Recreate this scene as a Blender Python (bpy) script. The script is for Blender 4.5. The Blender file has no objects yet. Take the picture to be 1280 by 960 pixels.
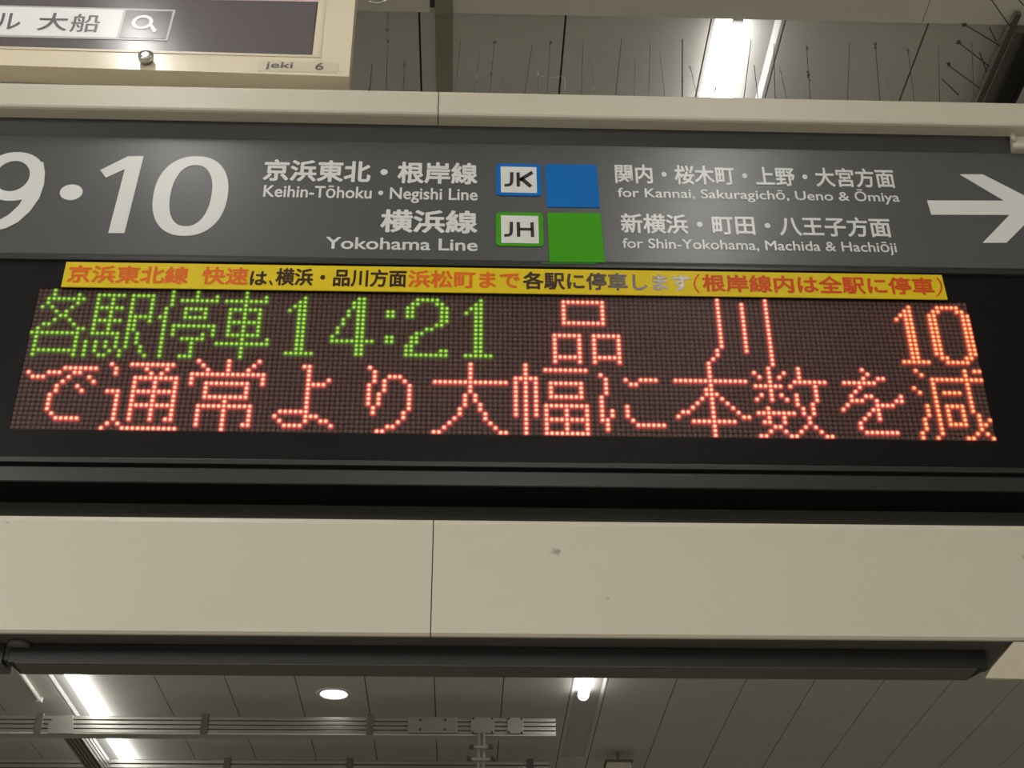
import bpy, bmesh, math, random
from mathutils import Vector, Matrix

C = bpy.context.scene.collection
SC = bpy.context.scene
random.seed(7)

# ------------------------------------------------------------------ camera
# Board frame: X right along the display, Y away from the viewer, Z up.
# The display's middle is at (0, 0, BZ); the floor is z = 0.
S = 0.75
BZ = 2.426
CAM = Vector((-0.0654597, -1.8792577, -1.2346470)) * S + Vector((0, 0, BZ))
YAW, PIT, ROL, FPX = -0.0380872, 0.5659544, 0.0071856, 1752.276
ca, sa, cb, sb, cc, sn = math.cos(YAW), math.sin(YAW), math.cos(PIT), math.sin(PIT), math.cos(ROL), math.sin(ROL)
RM = (Matrix(((ca, -sa, 0), (sa, ca, 0), (0, 0, 1))) @ Matrix(((1, 0, 0), (0, cb, -sb), (0, sb, cb)))
      @ Matrix(((cc, 0, sn), (0, 1, 0), (-sn, 0, cc))))
RIGHT, FWD, UP = RM.col[0].copy(), RM.col[1].copy(), RM.col[2].copy()
cam = bpy.data.cameras.new('camera')
co = bpy.data.objects.new('camera', cam)
C.objects.link(co)
m4 = Matrix((RIGHT, UP, -FWD)).transposed().to_4x4()
m4.translation = CAM
co.matrix_world = m4
cam.sensor_width = 36
cam.lens = 36 * FPX / 1280
cam.clip_start = 0.02
SC.camera = co

# ------------------------------------------------------------------ world, exposure
w = bpy.data.worlds.new('world'); SC.world = w; w.use_nodes = True
w.node_tree.nodes['Background'].inputs[0].default_value = (1.0, 0.97, 0.90, 1)
w.node_tree.nodes['Background'].inputs[1].default_value = 0.30
SC.view_settings.view_transform = 'Standard'
SC.view_settings.look = 'None'
SC.view_settings.exposure = 0.47
SC.view_settings.gamma = 1
LAMP = 5.0

# added fill: unseen bare area lights behind and beside the viewer
def area(name, loc, sx, sy, power, col=(1, 0.97, 0.92)):
    l = bpy.data.lights.new(name, 'AREA'); l.shape = 'RECTANGLE'; l.size = sx; l.size_y = sy
    l.energy = power; l.color = col
    o = bpy.data.objects.new(name, l); C.objects.link(o); o.location = loc
    return o
area('fill_area', (-2.2, -3.6, 3.48), 0.12, 3.0, 80)
area('fill_area', (0.0, -4.2, 3.48), 0.12, 3.0, 30)
area('fill_area', (3.2, -3.6, 3.48), 0.12, 3.0, 3)


# ------------------------------------------------------------------ pixel rays (1280 x 960)
def ray(x, y):
    return RIGHT * ((x - 640) / FPX) + FWD - UP * ((y - 480) / FPX)
def onY(x, y, Y=0.0):
    d = ray(x, y); return CAM + d * ((Y - CAM.y) / d.y)
def onZ(x, y, Z):
    d = ray(x, y); return CAM + d * ((Z - CAM.z) / d.z)
def onP(x, y, p0, n):
    d = ray(x, y); return CAM + d * ((p0 - CAM).dot(n) / d.dot(n))
def zat(y, Y=0.0, x=543):
    return onY(x, y, Y).z

# ------------------------------------------------------------------ materials
def mat(name, col, rough=0.6, metal=0.0, emit=None, es=0.0, noise=0.0, nscale=30, bump=0.0, spec=0.5, coat=0.0, grime=None, stretch=(1, 1, 1)):
    m = bpy.data.materials.new(name); m.use_nodes = True
    nt = m.node_tree; b = nt.nodes['Principled BSDF']
    b.inputs['Base Color'].default_value = (*col, 1)
    b.inputs['Roughness'].default_value = rough
    b.inputs['Metallic'].default_value = metal
    b.inputs['Specular IOR Level'].default_value = spec
    b.inputs['Coat Weight'].default_value = coat
    if emit:
        b.inputs['Emission Color'].default_value = (*emit, 1)
        b.inputs['Emission Strength'].default_value = es
    if noise or bump or grime:
        tc = nt.nodes.new('ShaderNodeTexCoord'); mp = nt.nodes.new('ShaderNodeMapping')
        mp.inputs['Scale'].default_value = stretch
        nz = nt.nodes.new('ShaderNodeTexNoise'); nz.inputs['Scale'].default_value = nscale; nz.inputs['Detail'].default_value = 5
        nt.links.new(tc.outputs['Object'], mp.inputs[0]); nt.links.new(mp.outputs[0], nz.inputs['Vector'])
        if noise:
            mx = nt.nodes.new('ShaderNodeMix'); mx.data_type = 'RGBA'
            mx.inputs[6].default_value = (*[c * (1 - noise) for c in col], 1)
            mx.inputs[7].default_value = (*[min(1, c * (1 + noise)) for c in col], 1)
            nt.links.new(nz.outputs[0], mx.inputs[0])
            last = mx.outputs[2]
            if grime:
                n2 = nt.nodes.new('ShaderNodeTexNoise'); n2.inputs['Scale'].default_value = grime[1]; n2.inputs['Detail'].default_value = 8
                nt.links.new(tc.outputs['Object'], n2.inputs['Vector'])
                cr = nt.nodes.new('ShaderNodeValToRGB'); cr.color_ramp.elements[0].position = grime[2]; cr.color_ramp.elements[1].position = grime[2] + 0.05
                nt.links.new(n2.outputs[0], cr.inputs[0])
                m2 = nt.nodes.new('ShaderNodeMix'); m2.data_type = 'RGBA'
                m2.inputs[7].default_value = (*grime[0], 1)
                nt.links.new(cr.outputs[0], m2.inputs[0]); nt.links.new(last, m2.inputs[6])
                last = m2.outputs[2]
            nt.links.new(last, b.inputs['Base Color'])
        if bump:
            bp = nt.nodes.new('ShaderNodeBump'); bp.inputs['Strength'].default_value = bump; bp.inputs['Distance'].default_value = 0.002
            nt.links.new(nz.outputs[0], bp.inputs['Height']); nt.links.new(bp.outputs[0], b.inputs['Normal'])
    return m

M = {}
M['cream'] = mat('cream_paint', (0.59, 0.55, 0.45), 0.42, noise=0.03, nscale=6, bump=0.05, grime=((0.30, 0.26, 0.19), 22, 0.74))
M['post'] = mat('cream_post_paint', (0.52, 0.47, 0.36), 0.5, noise=0.04, nscale=8)
M['darktrim'] = mat('dark_grey_trim', (0.040, 0.040, 0.036), 0.45, noise=0.15, nscale=14)
M['blacktrim'] = mat('black_trim', (0.005, 0.005, 0.004), 0.5, noise=0.1, nscale=14)
M['tray'] = mat('underside_brown_grey', (0.085, 0.080, 0.070), 0.5, noise=0.15, nscale=14)
M['black'] = mat('black_frame', (0.004, 0.004, 0.0045), 0.5, spec=0.12, noise=0.08, nscale=20)
M['doorframe'] = mat('charcoal_frame', (0.015, 0.0165, 0.0165), 0.33, noise=0.06, nscale=20)
M['olive'] = mat('olive_dark_metal', (0.075, 0.070, 0.052), 0.55, noise=0.1, nscale=10)
M['sign'] = mat('sign_grey', (0.080, 0.084, 0.085), 0.30, noise=0.05, nscale=260, spec=0.55)
M['letter'] = mat('sign_white', (0.74, 0.75, 0.74), 0.30)
M['blue'] = mat('line_blue', (0.0, 0.15, 0.52), 0.5, spec=0.15)
M['green'] = mat('line_green', (0.05, 0.34, 0.004), 0.5, spec=0.15)
M['ink'] = mat('black_ink', (0.018, 0.014, 0.014), 0.35)
M['yellow'] = mat('notice_yellow', (0.74, 0.56, 0.010), 0.45, spec=0.2)
M['orange'] = mat('notice_orange', (0.74, 0.135, 0.015), 0.45, spec=0.2)
M['red'] = mat('notice_orange_red', (0.66, 0.075, 0.012), 0.45, spec=0.2)
M['inkn'] = mat('notice_black', (0.030, 0.006, 0.004), 0.22, spec=0.8)
M['ceil'] = mat('ceiling_panel_grey', (0.60, 0.58, 0.53), 0.65, noise=0.06, nscale=9, bump=0.1, grime=((0.50, 0.47, 0.41), 6, 0.72))
M['soffit'] = mat('soffit_paint', (0.74, 0.71, 0.63), 0.6, noise=0.04, nscale=7)
M['joint'] = mat('ceiling_joint_dark', (0.10, 0.095, 0.08), 0.8)
M['strip'] = mat('joint_cover_olive', (0.30, 0.28, 0.22), 0.6, noise=0.1, nscale=12)
M['floor'] = mat('concourse_floor', (0.56, 0.53, 0.46), 0.4, noise=0.06, nscale=5)
M['wall'] = mat('far_wall_paint', (0.40, 0.38, 0.33), 0.6, noise=0.04, nscale=5)
M['trough'] = mat('fixture_white', (0.55, 0.54, 0.51), 0.35)
M['lamp'] = mat('lamp_glow', (0.9, 0.9, 0.9), 0.4, emit=(1.0, 0.985, 0.95), es=LAMP)
M['lampnear'] = mat('lamp_glow_near', (0.9, 0.9, 0.9), 0.4, emit=(1.0, 0.985, 0.95), es=27.0)
M['alu'] = mat('ribbed_aluminium', (0.42, 0.41, 0.37), 0.34, metal=0.75, noise=0.05, nscale=12)
M['flange'] = mat('pale_flange', (0.5, 0.48, 0.43), 0.4)
M['clamp'] = mat('grey_clamp', (0.10, 0.096, 0.078), 0.6)
M['groove'] = mat('rail_groove', (0.06, 0.057, 0.05), 0.7)
M['steel'] = mat('bright_steel', (0.6, 0.6, 0.58), 0.25, metal=1)
M['poster'] = mat('poster_grey', (0.115, 0.10, 0.105), 0.22, noise=0.05, nscale=200)
M['paper'] = mat('poster_white', (0.85, 0.85, 0.86), 0.3)
M['posterink'] = mat('poster_ink', (0.12, 0.11, 0.12), 0.35)
M['posterlight'] = mat('poster_outline', (0.50, 0.49, 0.50), 0.3)
M['posterpink'] = mat('poster_pink', (0.75, 0.55, 0.55), 0.3)
M['pframe'] = mat('poster_frame_cream', (0.74, 0.66, 0.50), 0.20, noise=0.02, nscale=9)
M['plate'] = mat('name_plate', (0.62, 0.56, 0.43), 0.35)
M['platetxt'] = mat('name_plate_text', (0.12, 0.11, 0.10), 0.5)
M['spike'] = mat('spike_wire', (0.045, 0.040, 0.034), 0.5)
M['dust'] = mat('cobweb_dust', (0.10, 0.09, 0.075), 0.9)
M['web'] = mat('pale_cobweb', (0.42, 0.41, 0.38), 0.9)
M['ledbase'] = mat('led_board', (0.020, 0.012, 0.010), 0.6)
M['ledoff'] = mat('led_unlit', (0.21, 0.105, 0.090), 0.45, emit=(0.045, 0.012, 0.010), es=0.0)
M['ggreen'] = mat('led_green_body', (0.12, 0.25, 0.02), 0.4, emit=(0.035, 0.14, 0.002), es=0.8)
M['cgreen'] = mat('led_green_core', (0.3, 0.6, 0.1), 0.4, emit=(0.36, 0.62, 0.04), es=0.80)
M['hgreen'] = mat('led_green_halo', (0.10, 0.12, 0.04), 0.4, emit=(0.02, 0.05, 0.002), es=0.5)  # halo rings: glow around lit dots, put in as faint emission
M['gred'] = mat('led_red_body', (0.5, 0.05, 0.04), 0.4, emit=(1.0, 0.09, 0.10), es=0.8)
M['cred'] = mat('led_red_core', (0.9, 0.5, 0.3), 0.4, emit=(1.0, 0.47, 0.24), es=1.35)
M['hred'] = mat('led_red_halo', (0.35, 0.07, 0.06), 0.4, emit=(1.0, 0.07, 0.08), es=0.20)
M['gor'] = mat('led_orange_body', (0.5, 0.07, 0.02), 0.4, emit=(1.0, 0.085, 0.07), es=0.75)
M['cor'] = mat('led_orange_core', (0.9, 0.5, 0.2), 0.4, emit=(1.0, 0.44, 0.14), es=1.3)
M['hor'] = mat('led_orange_halo', (0.35, 0.07, 0.04), 0.4, emit=(1.0, 0.07, 0.05), es=0.19)

# smoked pane: see-through with a weak satin reflection
g = bpy.data.materials.new('smoked_glass'); g.use_nodes = True
nt = g.node_tree; nt.nodes.clear()
out = nt.nodes.new('ShaderNodeOutputMaterial'); mx = nt.nodes.new('ShaderNodeMixShader')
tr = nt.nodes.new('ShaderNodeBsdfTransparent'); tr.inputs[0].default_value = (0.90, 0.90, 0.90, 1)
gl = nt.nodes.new('ShaderNodeBsdfGlossy'); gl.inputs[0].default_value = (1, 1, 1, 1); gl.inputs['Roughness'].default_value = 0.34
fr = nt.nodes.new('ShaderNodeFresnel'); fr.inputs[0].default_value = 1.14
hz_ = nt.nodes.new('ShaderNodeBsdfRefraction'); hz_.inputs['Roughness'].default_value = 0.62; hz_.inputs['IOR'].default_value = 1.45
hm = nt.nodes.new('ShaderNodeMixShader'); hm.inputs[0].default_value = 0.16
nt.links.new(tr.outputs[0], hm.inputs[1]); nt.links.new(hz_.outputs[0], hm.inputs[2])
nt.links.new(fr.outputs[0], mx.inputs[0]); nt.links.new(hm.outputs[0], mx.inputs[1]); nt.links.new(gl.outputs[0], mx.inputs[2])
nt.links.new(mx.outputs[0], out.inputs[0])
M['glass'] = g

# ------------------------------------------------------------------ mesh helpers
def tag(o, label=None, cat=None, group=None, kind=None):
    if label: o['label'] = label
    if cat: o['category'] = cat
    if group: o['group'] = group
    if kind: o['kind'] = kind
    return o
def link(name, me, m, parent=None):
    if m is not None and not me.materials: me.materials.append(m)
    o = bpy.data.objects.new(name, me); C.objects.link(o)
    if parent is not None:
        o.parent = parent
        bpy.context.view_layer.update()
        o.matrix_parent_inverse = parent.matrix_world.inverted()
    return o
def empty(name, loc, label=None, cat=None, group=None):
    o = bpy.data.objects.new(name, None); C.objects.link(o); o.location = loc; o.empty_display_size = 0.05
    bpy.context.view_layer.update()
    return tag(o, label, cat, group)
def box_into(bm, x0, x1, y0, y1, z0, z1, bevel=0.0):
    r = bmesh.ops.create_cube(bm, size=1)
    for v in r['verts']:
        v.co = Vector(((x0 + x1) / 2 + v.co.x * (x1 - x0), (y0 + y1) / 2 + v.co.y * (y1 - y0), (z0 + z1) / 2 + v.co.z * (z1 - z0)))
    if bevel:
        es = list({e for v in r['verts'] for e in v.link_edges})
        bmesh.ops.bevel(bm, geom=es, offset=bevel, segments=3, profile=0.5, affect='EDGES')
def fin(name, bm, m, parent=None, smooth=False):
    me = bpy.data.meshes.new(name); bm.normal_update(); bm.to_mesh(me); bm.free()
    if smooth:
        for p in me.polygons: p.use_smooth = True
    return link(name, me, m, parent)
def box(name, x0, x1, y0, y1, z0, z1, m, parent=None, bevel=0.0):
    bm = bmesh.new(); box_into(bm, x0, x1, y0, y1, z0, z1, bevel)
    return fin(name, bm, m, parent)
def profile_bar(name, prof, x0, x1, m, parent=None, smooth=False):
    """closed (y,z) profile extruded along X"""
    n = len(prof)
    vs = [(x0, y, z) for y, z in prof] + [(x1, y, z) for y, z in prof]
    fs = [(i, (i + 1) % n, n + (i + 1) % n, n + i) for i in range(n)] + [tuple(range(n - 1, -1, -1)), tuple(range(n, 2 * n))]
    me = bpy.data.meshes.new(name); me.from_pydata(vs, [], fs)
    bm = bmesh.new(); bm.from_mesh(me); bmesh.ops.recalc_face_normals(bm, faces=bm.faces); bm.to_mesh(me); bm.free()
    return link(name, me, m, parent)
def solid_poly(name, pts, depth, m, parent=None):
    """front polygon (world points, seen from the viewer) with thickness along +Y"""
    n = len(pts)
    nrm = Vector((0, 0, 0))
    for i in range(n): nrm += pts[i].cross(pts[(i + 1) % n])
    nrm.normalize()
    if nrm.y > 0: nrm = -nrm
    bk = [p - nrm * depth for p in pts]
    bm = bmesh.new()
    f = [bm.verts.new(p) for p in pts]; b = [bm.verts.new(p) for p in bk]
    bm.faces.new(f); bm.faces.new(list(reversed(b)))
    for i in range(n): bm.faces.new((f[i], b[i], b[(i + 1) % n], f[(i + 1) % n]))
    bmesh.ops.recalc_face_normals(bm, faces=bm.faces)
    return fin(name, bm, m, parent)
def rod(bm, a, b, r0, r1=None, n=6):
    r1 = r0 if r1 is None else r1
    d = (b - a); q = d.to_track_quat('Z', 'Y')
    A = [bm.verts.new(a + q @ Vector((r0 * math.cos(t), r0 * math.sin(t), 0))) for t in [2 * math.pi * i / n for i in range(n)]]
    B = [bm.verts.new(b + q @ Vector((r1 * math.cos(t), r1 * math.sin(t), 0))) for t in [2 * math.pi * i / n for i in range(n)]]
    for i in range(n): bm.faces.new((A[i], A[(i + 1) % n], B[(i + 1) % n], B[i]))
    bm.faces.new(list(reversed(A))); bm.faces.new(B)
def lathe(name, prof, c, axis, m, parent=None, n=24):
    """prof: list of (radius, height) along axis from c"""
    q = axis.to_track_quat('Z', 'Y'); bm = bmesh.new(); rings = []
    for r, h in prof:
        rings.append([bm.verts.new(c + q @ Vector((r * math.cos(2 * math.pi * i / n), r * math.sin(2 * math.pi * i / n), h))) for i in range(n)])
    for a, b in zip(rings, rings[1:]):
        for i in range(n): bm.faces.new((a[i], a[(i + 1) % n], b[(i + 1) % n], b[i]))
    bm.faces.new(rings[0][::-1]); bm.faces.new(rings[-1])
    bmesh.ops.recalc_face_normals(bm, faces=bm.faces)
    return fin(name, bm, m, parent, True)

# ------------------------------------------------------------------ lettering
_cache = {}
def glyph_mesh(body, off):
    k = (body, off)
    if k in _cache: return _cache[k]
    c = bpy.data.curves.new('t', 'FONT'); c.body = body; c.size = 1; c.offset = off; c.resolution_u = 5
    o = bpy.data.objects.new('t', c); C.objects.link(o)
    bpy.context.view_layer.update()
    me = bpy.data.meshes.new_from_object(o.evaluated_get(bpy.context.evaluated_depsgraph_get()))
    vs = [v.co.copy() for v in me.vertices]; fs = [tuple(p.vertices) for p in me.polygons]
    bpy.data.objects.remove(o); bpy.data.curves.remove(c); bpy.data.meshes.remove(me)
    _cache[k] = (vs, fs)
    return vs, fs
def text(name, body, place, m, parent, bold=0.0, cap=None, off=0.0, thick=0.0006, ring=8):
    """place(u, v) -> (point, toward-viewer normal) over the text's box, u and v in 0..1.
    cap: letter whose height above the baseline is the box height, else the whole box"""
    vs, fs = glyph_mesh(body, off)
    x0 = min(v.x for v in vs) - bold; x1 = max(v.x for v in vs) + bold
    if cap:
        cv, _ = glyph_mesh(cap, 0.0); z0 = -bold; z1 = max(v.y for v in cv) + bold
    else:
        z0 = min(v.y for v in vs) - bold; z1 = max(v.y for v in vs) + bold
    sh = [(0, 0)]
    if bold:
        sh += [(bold * math.cos(2 * math.pi * i / ring), bold * math.sin(2 * math.pi * i / ring)) for i in range(ring)]
    V = []; F = []
    for k, (dx, dy) in enumerate(sh):
        b = len(V)
        for v in vs:
            p, n = place((v.x + dx - x0) / (x1 - x0), (v.y + dy - z0) / (z1 - z0))
            V.append(p + n * (thick + 0.000008 * k))
        F += [tuple(b + i for i in f) for f in fs]
    me = bpy.data.meshes.new(name); me.from_pydata(V, [], F); me.validate()
    return link(name, me, m, parent)
NEG = Vector((0, -1, 0))
def flat(xl, xr, xm, yt, yb, Y):
    """box placed on the vertical plane Y from photo measurements"""
    ym = (yt + yb) / 2; X0 = onY(xl, ym + (xl - xm) * 0.016, Y).x; X1 = onY(xr, ym + (xr - xm) * 0.016, Y).x
    Z0 = onY(xm, yb, Y).z; Z1 = onY(xm, yt, Y).z
    return lambda u, v: (Vector((X0 + u * (X1 - X0), Y, Z0 + v * (Z1 - Z0))), NEG)

# ================================================================== STRUCTURE
CZ = BZ + 1.5 * S            # ceiling height
OFF = BZ
P = S * 0.3780               # plank pitch
X_A = -0.2095 * S            # a joint line
LAMPS_X = [0.0, 0.0, 0.0]
floor = box('floor', -9, 9, -8, 13, -0.1, 0, M['floor']); tag(floor, kind='structure')
wb = box('wall_back', -9, 9, 13, 13.2, 0, CZ + 0.3, M['wall']); tag(wb, kind='structure')

SOFF_Y = onZ(700, 19, CZ - 0.03).y
ceil = box('ceiling', -9, 9, -8, 13, CZ + 0.012, CZ + 0.15, M['joint']); tag(ceil, kind='structure')
# planks run away from the viewer; each is its own piece, 4 mm joints between them
FX = [0.554 * S, -0.96 * S - 0.095 * S - 0.03, -2.29 * S - 0.005]
TROUGH = [(0.400, 0.545), (-0.800, -0.655), (-1.725, -1.580)]   # x ranges of the lamp troughs
def plank(x0, x1, y0, y1, z0=CZ):
    o = box('ceiling_panel', x0 + 0.002, x1 - 0.002, y0, y1, z0, z0 + 0.012, M['ceil'], ceil)
    return o
xs = []
j = 0.545 - 0.0
joints = [0.545 + 0.276, 0.545 + 0.276 + P]
# right of the first trough
edges_r = [0.545, 0.545 + 0.281]
while edges_r[-1] < 4.5: edges_r.append(edges_r[-1] + 0.2848)
edges_c = [0.400 - 0.2848 * k for k in range(0, 5)]          # 0.400 ... -0.739
edges_c = edges_c[::-1]
YS, YM, YE = 0.30, 4.30, 12.0
e1 = [0.559 + 0.281 + 0.2835 * k for k in range(0, 12)]
for a, b in zip([0.559] + e1, e1): plank(a, b, SOFF_Y, 2.6)
e1 = [0.4155 - 0.2830 * k for k in range(0, 12)][::-1]
for a, b in zip(e1, e1[1:]): plank(a, b, SOFF_Y, 2.6)
plank(0.4155, 0.559, 1.63, 2.6)
for y0, y1 in ((2.604, 8.2), (8.204, 12.9)):
    for a, b in zip(edges_r, edges_r[1:]): plank(a, b, y0, y1)
    e2 = [0.400 - 0.2830 * k for k in range(0, 8)][::-1]
    for a, b in zip(e2, e2[1:]):
        plank(max(a, -1.580), b, y0, y1)
    e3 = [-1.725 - 0.2830 * k for k in range(0, 9)][::-1]
    for a, b in zip(e3, e3[1:]): plank(a, b, y0, y1)
    if y1 > 5.1: plank(0.400, 0.545, max(y0, 5.10), y1)
    if y1 > 6.5: plank(-1.725, -1.580, max(y0, 6.42), y1)

# soffit: the ceiling nearer than the edge hangs 3 cm lower, its own wide panels
soffit = box('trim_soffit', -4.5, 4.5, -7.8, SOFF_Y - 0.001, CZ - 0.018, CZ + 0.012, M['joint']); tag(soffit, kind='structure')
xj = onZ(1160, 8, CZ - 0.03).x
for a, b in ((-4.4, -2.0), (-2.0, -0.128), (-0.095, xj), (xj, xj + 1.2), (xj + 1.2, 4.4)):
    box('soffit_panel', a + 0.0008, b - 0.0008, -7.8, SOFF_Y, CZ - 0.030, CZ - 0.018, M['soffit'], soffit)
# dark expansion-joint cover strip crossing both ceilings
x0 = onZ(544.5, 60, CZ).x; x1 = onZ(566, 60, CZ).x
box('trim_1', x0, x1, SOFF_Y, 2.6, CZ - 0.003, CZ + 0.004, M['strip'])['kind'] = 'structure'
box('trim_2', x0 + 0.001, x1 + 0.001, -7.8, SOFF_Y + 0.002, CZ - 0.033, CZ - 0.026, M['strip'])['kind'] = 'structure'
# thin dark beam at the upper right
bx0 = onZ(1242, 100, CZ - 0.05).x; bx1 = onZ(1262, 100, CZ - 0.05).x
bt = empty('ceiling_beam', (bx0, 0.5, CZ), 'dark steel beam slanting away under the ceiling at the upper right', 'beam')
box('web', bx0, bx1, SOFF_Y, 2.6, CZ - 0.05, CZ, M['clamp'], bt)
box('flange', bx1 - 0.012, bx1 + 0.022, SOFF_Y, 2.6, CZ - 0.058, CZ - 0.05, M['blacktrim'], bt)
rr = box('flange_edge', bx1 + 0.022, bx1 + 0.028, SOFF_Y, 2.6, CZ - 0.062, CZ - 0.002, M['blacktrim'], bt)

# ================================================================== LIGHT FIXTURES
def fixture(name, label, x0, x1, y0, y1, z, lamps, group=None, lm='lamp'):
    t = empty(name, ((x0 + x1) / 2, (y0 + y1) / 2, z), label, 'light', group)
    d = 0.030; wl = 0.004
    bm = bmesh.new()
    box_into(bm, x0, x1, y0, y1, z + 0.008, z + 0.011)
    q = (x1 - x0) * 0.12
    # sloping reflector flanks as prisms
    for sx, xe in ((1, x0), (-1, x1)):
        vs = [bm.verts.new(Vector(c)) for c in (
            (xe, y0, z), (xe + sx * q * 0.35, y0, z), (xe + sx * q, y0, z + 0.0085), (xe, y0, z + 0.0085),
            (xe, y1, z), (xe + sx * q * 0.35, y1, z), (xe + sx * q, y1, z + 0.0085), (xe, y1, z + 0.0085))]
        for f in ((0, 1, 2, 3), (7, 6, 5, 4), (0, 4, 5, 1), (1, 5, 6, 2), (2, 6, 7, 3), (3, 7, 4, 0)):
            bm.faces.new([vs[i] for i in f])
    bmesh.ops.recalc_face_normals(bm, faces=bm.faces)
    fin('trough', bm, M['trough'], t)
    for (lx, ly0, ly1, r) in lamps:
        bm = bmesh.new(); n = 14; rings = []
        prof = [(0.25, ly0), (0.75, ly0 + 0.004), (1, ly0 + 0.012), (1, ly1 - 0.012), (0.75, ly1 - 0.004), (0.25, ly1)]
        zc = z - r * 0.75
        for f_, y in prof:
            rings.append([bm.verts.new((lx + r * f_ * math.cos(2 * math.pi * i / n), y, zc + r * f_ * math.sin(2 * math.pi * i / n))) for i in range(n)])
        for a, b in zip(rings, rings[1:]):
            for i in range(n): bm.faces.new((a[i], a[(i + 1) % n], b[(i + 1) % n], b[i]))
        bm.faces.new(rings[0]); bm.faces.new(rings[-1][::-1])
        bmesh.ops.recalc_face_normals(bm, faces=bm.faces)
        fin('lamp_tube', bm, M[lm], t, True)
        for ye in (ly0 + 0.004, ly1 - 0.004):
            box('lamp_holder', lx - 0.010, lx + 0.010, ye - (0.016 if ye < (ly0 + ly1) / 2 else -0.004), ye + (-0.004 if ye < (ly0 + ly1) / 2 else 0.016), z - r * 0.8, z + 0.009, M['trough'], t)
    return t
lx = onZ(908, 80, CZ).x
GL = 'ceiling strip lights'
fixture('strip_light', 'white trough strip light glowing above the cream housing at the upper right', 0.4165, 0.558, SOFF_Y + 0.002, 1.62, CZ,
        [(lx, onZ(922, 33, CZ - 0.02).y, 1.60, 0.0225)], GL)
fixture('strip_light', 'white trough strip light below the black bar, only its short rounded tube end lit', 0.401, 0.544, 2.61, 5.09, CZ,
        [(0.452, 2.75, onZ(729, 871, CZ - 0.02).y, 0.0235)], GL)
fixture('strip_light', 'long bright trough strip light at the lower left, running behind the ribbed rails', -1.724, -1.581, 2.61, 6.4, CZ,
        [(-1.608, 2.75, 6.3, 0.026)], GL)
# the same rows continued over the viewer, hung under the soffit: they light the sign and shine in it
Z2 = CZ - 0.042
fixture('strip_light', 'white strip light under the soffit over the viewer, right one, mirrored in the sign', 0.405, 0.555, -1.48, -0.70, Z2, [(0.48, -1.42, -0.76, 0.018)], 'strip lights over the viewer', 'lampnear')
fixture('strip_light', 'white strip light under the soffit over the viewer, left one, shining in the poster frame', -0.725, -0.575, -0.90, -0.16, Z2, [(-0.65, -0.85, -0.22, 0.018)], 'strip lights over the viewer', 'lampnear')

# recessed round downlight
dc = (onZ(394.6, 867, CZ) + onZ(440, 867, CZ)) / 2
dr = (onZ(440, 867, CZ) - onZ(394.6, 867, CZ)).length / 2
dn = empty('downlight', (dc.x, dc.y, CZ), 'round downlight glowing in the ceiling below the black bar', 'light')
lathe('trim_ring', [(dr, 0.0), (dr * 0.98, 0.005), (dr * 0.80, 0.007), (dr * 0.74, 0.003), (dr * 0.72, -0.001)], Vector((dc.x, dc.y, CZ + 0.001)), Vector((0, 0, -1)), M['trough'], dn)
lathe('diffuser', [(dr * 0.70, 0.0), (dr * 0.69, 0.004), (dr * 0.45, 0.008), (dr * 0.1, 0.009)], Vector((dc.x, dc.y, CZ)), Vector((0, 0, -1)), M['lamp'], dn)

# ================================================================== SIGN HOUSING
YF = -0.030
hz = empty('sign_housing', (0, 0, BZ), 'long cream painted metal housing that holds the grey direction sign and the dot matrix display', 'housing')
XL, XR, XJ = -1.10, 1.15, onY(548, 130, YF).x
zt = zat(113.3, YF); zb = zat(143.2, YF)
zu = zb
yb = -0.009
def top_panel(x0, x1):
    r = 0.004
    prof = [(YF, zu + r), (YF + 0.0012, zu + 0.0012), (YF + r, zu), (yb, zu), (yb, zu + 0.012), (YF + 0.012, zu + 0.012), (YF + 0.012, zt - 0.003),
            (0.075, zt - 0.003), (0.075, zt), (YF + r, zt), (YF + 0.0012, zt - 0.0012), (YF, zt - r)]
    return profile_bar('top_panel', prof, x0 + 0.0007, x1 - 0.0007, M['cream'], hz)
top_panel(XL, XJ); top_panel(XJ, XR)
box('joint_backing', XJ - 0.004, XJ + 0.004, YF + 0.002, yb - 0.001, zu + 0.001, zt - 0.001, M['joint'], hz)
# slightly sagging dark grey filler between the cream lip and the sign's top edge
zs = zat(178.6, 0.0)
bm = bmesh.new(); N = 60
cols = []
XFR = onY(1262, 178, -0.004).x
for i in range(N + 1):
    x = -1.0 + (XFR + 1.0) * i / N
    dz = 0.0009 * math.sin(i * 0.55) + 0.0008 * math.sin(i * 0.21 + 1)
    cols.append([bm.verts.new((x, y, z)) for y, z in ((yb + 0.0005, zu + 0.001 + dz * 0), (yb + 0.002, zu - 0.0035 + dz), (0.0005, zs + 0.001), (0.0065, zs - 0.002), (0.0065, zu + 0.0005))])
for a, b in zip(cols, cols[1:]):
    for k in range(4): bm.faces.new((a[k], b[k], b[k + 1], a[k + 1]))
bmesh.ops.recalc_face_normals(bm, faces=bm.faces)
fin('filler_strip', bm, M['darktrim'], hz, False)
# cream side jamb showing at the upper right corner, rounded
xj0 = XFR
bm = bmesh.new(); box_into(bm, xj0, xj0 + 0.10, -0.012, 0.04, zs + 0.0012, zu + 0.003, 0.0045)
fin('side_jamb', bm, M['cream'], hz)
jb = lathe('corner_bead', [(0.0016, 0), (0.0036, 0.002), (0.0038, 0.010), (0.0016, 0.0135)], Vector((xj0 + 0.0008, -0.013, zu + 0.001)), Vector((0.15, 0, -1)), M['cream'], hz, 12)
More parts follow.
